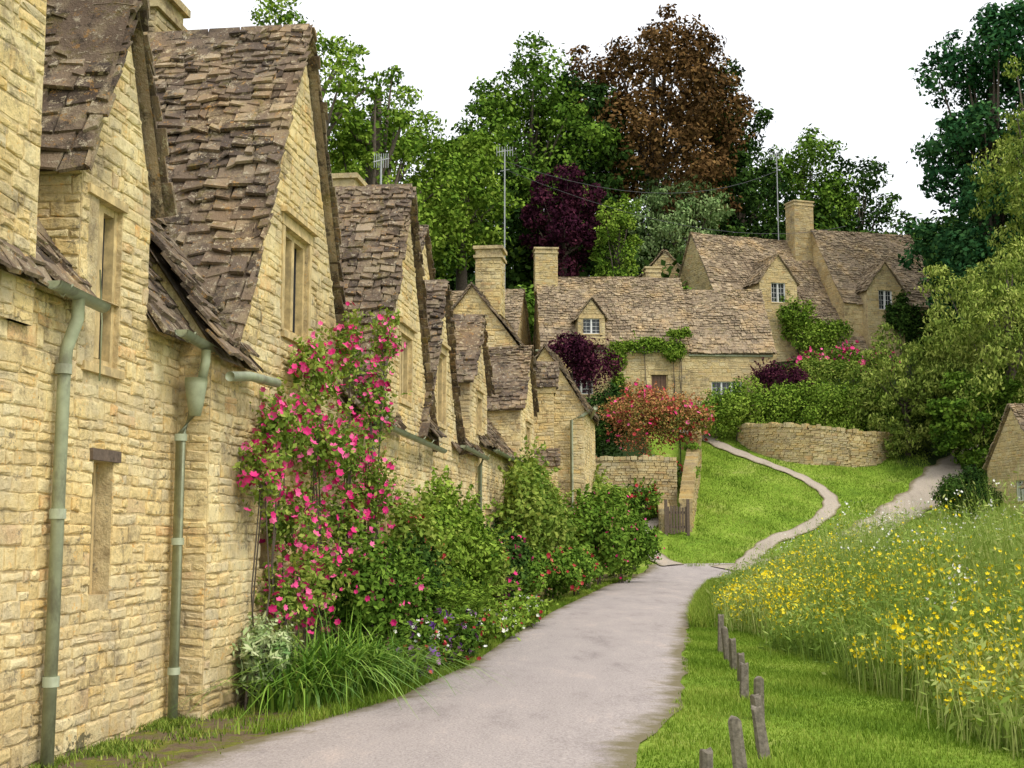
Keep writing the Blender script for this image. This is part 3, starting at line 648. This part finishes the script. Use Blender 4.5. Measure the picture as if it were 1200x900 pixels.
# ------------------------------------------------------------------ trees
tree('conifer_tree',1.4,97,40.0,(5.6,5,10),L['green'],34,24000,.36)
tree('conifer_tree',5.5,99,39.5,(4.8,4,9),L['dark'],26,16000,.36)
tree('conifer_tree',-3.8,92,32.5,(4.6,4.5,8),L['dark'],26,14000,.36)
tree('copper_beech_tree',11.6,102,44.8,(8.6,7,11.5),L['copper'],60,42000,.36,.27)
tree('conifer_tree',17.8,106,42.5,(3.8,4,9),L['dark'],20,10000,.36)
tree('ash_tree',-7.5,75,28.5,(4.8,4.5,6.5),L['bright'],30,18000,.28)
tree('ash_tree',-3.3,80,29.0,(3.6,4,6),L['bright'],22,12000,.3)
tree('conifer_tree',-13,70,27,(5,4,7),L['green'],24,9000,.3)
tree('silver_birch_tree',13.0,98,30.5,(4.2,3.5,5.6),L['silver'],30,17000,.26,droop=2)
tree('purple_plum_tree',3.6,90,28.5,(3.7,3,4.6),L['purple'],24,13000,.26)
tree('cypress_tree',7.4,88,27,(1.5,1.5,5.5),L['bright'],18,7000,.22)
tree('conifer_tree',19.0,104,34,(4.5,4,6),L['dark'],22,10000,.36)
tree('conifer_tree',26,112,37.5,(5.5,5,7),L['green'],30,14000,.36)
tree('conifer_tree',31.5,114,36,(6,5,8),L['dark'],28,12000,.38)
tree('ash_tree',-7.6,42,19.8,(3.4,3,3.6),L['bright'],22,8000,.17,.24)
tree('ash_tree',-4.9,44,18.6,(2.2,2,3.0),L['bright'],14,4000,.17,.24)
tree('conifer_tree',30.8,80,37,(4.9,5,14),L['bluegreen'],60,36000,.34,.24)  # tall dark conifer on the right, not an oak
tree('conifer_tree',35.5,78,41,(6,5,17),L['bluegreen'],44,20000,.36,.24)  # taller conifer beside it, reaching past the frame edge
tree('willow_tree',29.0,68,29,(3.6,4,9),L['willow'],44,18000,.24,.22,droop=2,aspect=.4)
tree('willow_tree',24.2,62,16.6,(4.6,5,6.2),L['willow'],60,36000,.22,.2,droop=2,aspect=.4)
tree('willow_tree',19.8,64,12.2,(3.0,3,4.0),L['willow'],38,16000,.2,.23,droop=1.5,aspect=.4)
tree('willow_tree',22.6,61,9.8,(3.0,2.6,3.0),L['green'],32,14000,.2,.23)
tree('willow_tree',26,52,12,(3.8,3.5,4.5),L['willow'],34,15000,.2,.23,droop=2,aspect=.4)
bl=[]
for i in range(95):
    x=rng.uniform(-34,52); y=rng.uniform(90,116); r=rng.uniform(2.2,4.2); z=h1(x,y)+rng.uniform(0,5); 
    bl.append(((x,y,z),(r,r,r*.9)))
P,N_,T=blobpts(bl,48000,.6); leafmesh('woodland',P,N_,.6,L['dark'],T+.1,.7)
bl=[]
for i in range(46):
    x=rng.uniform(-16,1); y=rng.uniform(60,84); r=rng.uniform(1.2,2.4); z=h1(x,y)+rng.uniform(0,2.5); bl.append(((x,y,z),(r,r,r*.9)))
for i in range(24):
    x=rng.uniform(0,12); y=rng.uniform(80,88); r=rng.uniform(1.,2.2); z=h1(x,y)+rng.uniform(1,4); bl.append(((x,y,z),(r,r,r*.9)))
for i in range(26):
    x=rng.uniform(28,40); y=rng.uniform(66,90); r=rng.uniform(1.5,2.8); z=h1(x,y)+rng.uniform(0,4); bl.append(((x,y,z),(r,r,r*.9)))
P,N_,T=blobpts(bl,46000,.6); leafmesh('hillside_shrubbery',P,N_,.33,L['green'],T-.05,.7)
# ------------------------------------------------------------------ shrubs near hill houses
shrub('clipped_hedge',[((x,66.6-.14*(x-10),7.9+.08*math.sin(x)),(1.3,1.3,1.75)) for x in np.arange(10.6,21.5,1.1)],L['bright'],36000,.14,lump=.1)
shrub('yellow_hedge',[((x,71.2,10.4),(1.2,.8,1.1)) for x in (16.5,17.8,19.1)],L['light'],7000,.14)
shrub('azalea_bush',[((6.2,60.3,6.8),(2.1,1.6,1.9)),((8.0,61.0,6.9),(1.7,1.3,1.5))],L['orange'],15000,.12,[(L['redf'],260,.10),(L['pink'],120,.10)],shoots=70)
shrub('garden_shrub',[((4.4,61.5,6.2),(1.3,1.3,1.6)),((5.2,66,8.2),(1.4,1.2,1.5))],L['dark'],7000,.16)
shrub('purple_smoke_bush',[((4.2,68.2,10.6),(1.5,1.0,1.9)),((3.2,67.9,11.2),(1.2,.9,1.4))],L['purple'],7000,.16)
shrub('purple_berberis',[((14.3,69.7,9.9),(1.6,1.1,1.4)),((15.6,70.2,9.8),(1.1,1,1.1))],L['purple'],6000,.13,shoots=30)
shrub('rose_bush',[((17.4,72.8,11.2),(1.4,1,1.1)),((18.9,72.9,11.4),(1.5,1,1.2)),((20.6,73,11.2),(1.4,1,1.1))],L['green'],8000,.13,[(L['pink'],380,.13)])
shrub('climbing_ivy',[((5.8,69.95,11.2),(.7,.3,1.0)),((7.3,69.9,11.9),(1.5,.35,.6)),((8.9,70,11.6),(.9,.3,.8)),((5.9,69.9,9.6),(.4,.3,1.3)),((9.3,70.05,12.6),(.8,.3,.4))],L['bright'],8000,.14,shoots=30)
shrub('climbing_ivy',[((17.9,83.0,16.4),(1.0,.5,1.6)),((19.2,82.6,14.8),(1.5,.5,1.5)),((20.8,82.2,14.6),(1.2,.5,1.2)),((18.5,81.9,15.6),(1.2,.5,1.5)),((19.6,81.6,14.0),(1.8,.5,1.5)),((16.5,83.2,13.6),(1.4,.6,1.2))],L['bright'],13000,.18)
shrub('climbing_ivy',[((25.6,83.4,15.8),(1.0,.6,2.0)),((27.0,84.4,14.8),(1.5,.8,2.6))],L['dark'],7000,.2)
shrub('garden_shrub',[((x,58.2+rng.uniform(-.5,1.5),h1(x,58.5)+1.0),(.8,.7,.9)) for x in (2.8,3.7,4.6,5.6,6.6,7.3)],L['green'],9000,.13,[(L['redf'],130,.1),(L['whitef'],50,.1)])
shrub('garden_shrub',[((x,55.2,h1(x,55.2)+.7),(.85,.7,1.1)) for x in (2.7,3.7,4.7,5.6)],L['green'],10000,.12,[(L['redf'],40,.09)],shoots=40)
shrub('ivy_on_wall',[((9.4,65,7.1),(.5,1.0,.4)),((8.5,60,5.6),(.4,1.0,.3)),((8.1,57.5,4.2),(.35,.9,.4))],L['bright'],2600,.1)
shrub('clipped_yew',[((19.4,54.6,3.2),(1.4,1.25,1.3))],L['dark'],12000,.10,lump=.04)
shrub('lane_hedge',[((19.3+ i*.9,65.5+i*1.1,h1(19.3+i,65.5+i)+1.),(1.2,1.2,1.8)) for i in range(6)],L['dark'],14000,.18)
shrub('lane_hedge',[((23.4+ i*.7,60.0+i*1.0,h1(23+i,60+i)+.8),(1.1,1.1,1.3)) for i in range(6)],L['green'],10000,.16)
shrub('garden_shrub',[((x,y,h1(x,y)+1.),(1.1,1,1.2)) for x,y in ((1.0,62),(2.2,64),(0,66),(2.6,60.5),(1.5,58.5))],L['green'],9000,.15)
# ------------------------------------------------------------------ planting along the row
def rb(a,b,z,ra_,rb_,rz): p=R(a,b,z); return ((p.x,p.y,p.z),(rb_,ra_,rz))
rose=[rb(15.5,-.5,3.75,.8,.2,.5),rb(16.5,-.55,3.2,.7,.25,.75),rb(14.1,-.5,3.3,.8,.22,.5),rb(12.9,-.5,2.6,.7,.26,.45),rb(12.3,-.5,2.1,.4,.2,.45),rb(13.9,-.55,2.5,.8,.3,.6),rb(15.2,-.6,2.5,.8,.32,.6),rb(16.3,-.65,2.0,.65,.32,.6),rb(13.2,-.55,1.6,.4,.3,.5),rb(14,-.65,1.1,.6,.36,.55),rb(13.0,-.55,.9,.4,.3,.55),rb(16.9,-.6,4.1,.5,.2,.4),rb(14.8,-.6,1.7,.5,.3,.5)]
shrub('climbing_rose',rose,L['light'],16000,.06,[(L['pink'],1150,.042)],inner=.3,lump=.6,stem=.011,shoots=200)
shrub('border_shrub',[rb(14.6,-1.0,.95,.7,.45,.85),rb(15.7,-1.05,.7,.7,.5,.7)],L['green'],11000,.07,[(L['pink'],60,.035)],shoots=60)
shrub('border_shrub',[rb(16.8,-1.0,.8,.7,.45,.8)],L['dark'],6000,.07,shoots=40)
shrub('border_shrub',[rb(19.0,-1.05,1.25,.9,.55,1.2),rb(20.4,-1.1,1.15,.9,.6,1.15)],L['bright'],14000,.08,shoots=60)
shrub('border_shrub',[rb(21.8,-1.1,.9,.8,.6,.85),rb(17.9,-.9,1.1,.6,.4,1.1)],L['light'],10000,.08,[(L['redf'],40,.04)],shoots=40)
shrub('purple_berberis',[rb(23.1,-1.1,.6,.6,.4,.6)],L['purple'],3000,.07,shoots=20)
shrub('border_shrub',[rb(24.3,-.9,.8,.8,.5,.85),rb(26.0,-1.0,.9,.9,.6,.95)],L['dark'],10000,.09,[(L['pink'],30,.05)])
shrub('climbing_vine',[rb(29.5,-.8,1.7,1.2,.5,1.7),rb(31.5,-.9,2.1,1.3,.6,1.8),rb(33.6,-1.1,1.6,1.4,.7,1.6)],L['light'],15000,.12,shoots=60)
shrub('border_shrub',[rb(28.0,-1.2,.7,.9,.6,.7),rb(30.0,-1.6,.7,1.,.6,.7),rb(33.,-1.9,.7,1.2,.6,.7)],L['green'],10000,.1,[(L['redf'],50,.05)])
shrub('border_shrub',[rb(37,-1.9,1.5,1.3,.9,1.5),rb(39.5,-2.1,1.5,1.4,1.0,1.5),rb(42,-2.6,1.2,1.5,1.1,1.3)],L['green'],18000,.13,[(L['pink'],30,.05)],shoots=60)
shrub('border_shrub',[((3.6,45.5,1.3),(1.1,1.3,1.4)),((3.0,49,2.2),(1.2,1.2,1.5)),((1.6,47,2.0),(1.4,1.4,2.4))],L['dark'],12000,.14)
shrub('border_shrub',[((2.6,41.5,2.6),(1.0,1.3,1.3)),((3.8,52,2.6),(1.0,1.,1.2)),((4.6,48.5,1.1),(.7,.9,1.0))],L['light'],8000,.13,shoots=30)
shrub('flowering_perennials',[rb(14.8,-1.5,.32,.5,.35,.42),rb(15.8,-1.6,.32,.6,.4,.42),rb(16.8,-1.65,.32,.5,.35,.4)],L['green'],8000,.06,[(L['violet'],260,.042),(L['redf'],60,.03),(L['whitef'],40,.03)],shoots=60)
shrub('flowering_perennials',[rb(18.2,-1.6,.25,.8,.35,.35),rb(20,-1.7,.25,.9,.35,.35),rb(23,-1.7,.25,1.3,.4,.35)],L['bright'],7000,.07,[(L['redf'],25,.03),(L['whitef'],30,.03)],shoots=60)
shrub('variegated_shrub',[rb(12.35,-.5,.42,.4,.26,.42)],L['cream'],2400,.08,aspect=.35,shoots=20)
def clump(name,a,b,n,ln,w,mat,spread=.12,lean=.95):
    p=R(a,b); C=np.stack([p.x+rng.normal(0,spread,n),p.y+rng.normal(0,spread,n),np.zeros(n)],1)
    return blades(name,C,ln*rng.uniform(.7,1.15,n),np.full(n,w),mat,lean,6,.62)
for a,b,n,ln in ((12.7,-1.0,230,1.05),(13.4,-1.15,230,1.0),(12.2,-.8,110,.75),(14.1,-1.35,120,.8)): clump('daylily_clump',a,b,n,ln,.03,L['strap'],.14)
def fern(a,b,n,ln):
    p=R(a,b); C=[];Nn=[];
    for k in range(n):
        az=rng.uniform(0,6.28); d=np.array([math.cos(az),math.sin(az)]); s=np.array([-d[1],d[0]])
        for j in range(22):
            f=(j+1)/22; r=ln*.75*f**1.2; z=ln*(1.25*f-.55*f*f*f)
            w=.16*math.sin(math.pi*min(1,f*.9+.1))
            for sg in (-1,1):
                for q in (.3,.7,1): C.append((p.x+d[0]*r+s[0]*sg*w*q,p.y+d[1]*r+s[1]*sg*w*q,z-.03*q)); Nn.append((0,0,1))
    C=np.array(C); return leafmesh('fern_plant',C,np.array(Nn,float)+rng.normal(0,.25,(len(C),3)),.065,L['bright'],rng.uniform(.2,.7,len(C)),.45)
fern(16.4,-1.35,17,1.3); fern(17.5,-1.4,17,1.3); fern(18.4,-1.4,12,1.0); fern(15.4,-1.4,10,.9)
# ------------------------------------------------------------------ grass
def pdist(x,y,q):
    d=np.full(len(x),99.)
    for p in q[::3]: d=np.minimum(d,np.hypot(x-p.x,y-p.y))
    return d
def ptint(x,y): return .42+.22*np.sin(x*1.1+.5*np.sin(y*.7))*np.sin(y*.6+x*.3)+.15*np.sin(x*3.7+y*2.9)+rng.normal(0,.18,len(x))
n=95000; y=6.5+18*rng.random(n)**1.5; x=rr_(y)-.04+(4.0-rr_(y)+.05)*rng.random(n); 
k=x>rr_(y)-.02+.06*np.sin(y*9); x=x[k];y=y[k]
blades('verge_grass',np.stack([x,y,np.zeros(len(x))],1),rng.uniform(.02,.055,len(x))*(1+.5*np.sin(x*2.3)*np.sin(y*1.9)),rng.uniform(.006,.011,len(x)),L['grass'],.5,2,tint=ptint(x,y))
n=40000; y=22+29*rng.random(n); x=rr_(y)+rng.exponential(.35,n); blades('verge_grass',np.stack([x,y,H(x,y)],1),rng.uniform(.06,.3,n),rng.uniform(.012,.02,n),L['grass'],.4,2)
n=24000; y=10.5+35*rng.random(n); x=rl(y)-rng.exponential(.22,n)+.08; blades('border_grass',np.stack([x,y,np.zeros(n)],1),rng.uniform(.03,.13,n),rng.uniform(.008,.014,n),L['grass'],.5,2,tint=ptint(x,y))
n=85000; y=49.3+20*rng.random(n); x=5.5+15*rng.random(n); k=(pdist(x,y,PQ)>.40)&(pdist(x,y,PQ2)>1.0)&(pdist(x,y,PQ3)>.5); x=x[k];y=y[k]; k=(x>np.interp(y,[49,53.4,53.6,57,62,67],[6.0,6.4,7.6,8.2,9.2,9.9]))&~((x>12)&(y>64)); x=x[k];y=y[k]
blades('lawn_grass',np.stack([x,y,H(x,y)],1),rng.uniform(.04,.12,len(x))*(1+.5*np.sin(x*1.9)*np.sin(y*1.3)),rng.uniform(.02,.04,len(x)),L['grass'],.5,1,tint=ptint(x,y)-.03)
n=14000; a=rng.uniform(8.6,13,n); b=-np.abs(rng.normal(0,.32,n)); p=np.array([R(i,j) for i,j in zip(a,b)]); k=(np.sin(p[:,0]*7)*np.sin(p[:,1]*5)+rng.normal(0,.4,n))>.3; p=p[k]
blades('wall_foot_weeds',p,rng.uniform(.02,.07,len(p)),rng.uniform(.006,.014,len(p)),L['light'],.6,2)
# meadow
n=9800; y=7.5+44*rng.random(n)**1.35; xm=np.where(y<22,3.75+.15*np.sin(y*1.7),rr_(y)+.6); x=xm+(.46*y+3.5-xm)*rng.random(n)**1.1
edge=np.clip((x-xm)/3.0,0,1); g=H(x,y); pat=np.sin(x*.9+1.2)*np.sin(y*.45+.6)+np.sin(x*2.3+y*.9)*.4
hs=(.5+1.2*edge)*rng.uniform(.6,1.3,n)*(1+.28*np.sin(x*1.3)*np.sin(y*.8))
k=8; C=np.repeat(np.stack([x,y,g],1),k,0)+np.concatenate([rng.normal(0,.13,(n*k,2)),np.zeros((n*k,1))],1)
blades('meadow_grass',C,np.repeat(hs,k)*rng.uniform(.6,1.15,n*k),rng.uniform(.008,.018,n*k),L['meadow'],.25,3,tint=np.repeat(.5+.25*pat,k)+rng.normal(0,.2,n*k))
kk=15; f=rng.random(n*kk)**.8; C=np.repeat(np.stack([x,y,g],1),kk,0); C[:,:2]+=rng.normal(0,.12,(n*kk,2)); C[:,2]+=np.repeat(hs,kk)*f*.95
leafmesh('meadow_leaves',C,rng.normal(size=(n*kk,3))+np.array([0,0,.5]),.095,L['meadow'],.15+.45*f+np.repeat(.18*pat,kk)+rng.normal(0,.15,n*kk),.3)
pr=rng.random(n); yl=((x<xm+2.6+.5*np.sin(y))&(y>10.5)&(y<30)&(pat>-.3)&(pr<.72))|(pr<.035)
i=np.where(yl)[0]; q=10; zf=rng.uniform(.45,1.0,len(i)*q); C=np.repeat(np.stack([x,y,g],1)[i],q,0)+rng.normal(0,.09,(len(i)*q,3))*np.array([1,1,.4]); C[:,2]+=np.repeat(hs[i],q)*zf; flowers('yellow_wildflowers',C,.023,L['yellow'],5)
i=np.where((pat<-.6)&(x>xm+1))[0][:500]; C=np.repeat(np.stack([x,y,g+hs*1.0],1)[i],4,0)+rng.normal(0,.06,(len(i)*4,3)); flowers('white_wildflowers',C,.022,L['whitef'],5)
# ------------------------------------------------------------------ light, sky, camera
w=bpy.data.worlds.new('World'); sc.world=w; w.use_nodes=True; nt=w.node_tree; bg=nt.nodes['Background']; out=nt.nodes['World Output']
sky=nt.nodes.new('ShaderNodeTexSky'); sky.sky_type='NISHITA'; sky.sun_disc=False; sky.sun_elevation=math.radians(50); sky.sun_rotation=math.radians(132)
nt.links.new(sky.outputs[0],bg.inputs[0]); bg.inputs[1].default_value=.06
b2=nt.nodes.new('ShaderNodeBackground'); b2.inputs[0].default_value=(1,.98,.95,1); b2.inputs[1].default_value=1.15
ad=nt.nodes.new('ShaderNodeAddShader'); nt.links.new(bg.outputs[0],ad.inputs[0]); nt.links.new(b2.outputs[0],ad.inputs[1]); nt.links.new(ad.outputs[0],out.inputs[0])
sd=bpy.data.lights.new('sun','SUN'); sd.energy=2.1; sd.angle=math.radians(15); sd.color=(1,.94,.84); so=link(bpy.data.objects.new('sun',sd))
el=math.radians(50); az=math.radians(132); d=V(math.sin(az)*math.cos(el),math.cos(az)*math.cos(el),math.sin(el)); so.rotation_euler=d.to_track_quat('Z','Y').to_euler(); so.location=(20,-20,40)
cd=bpy.data.cameras.new('camera'); cd.lens=45; cd.sensor_width=36; cd.clip_end=3000; co=link(bpy.data.objects.new('camera',cd)); co.location=(0,0,1.6); co.rotation_euler=(math.radians(96.65),0,0); sc.camera=co
sc.view_settings.view_transform='Standard'; sc.view_settings.look='None'; sc.view_settings.exposure=0
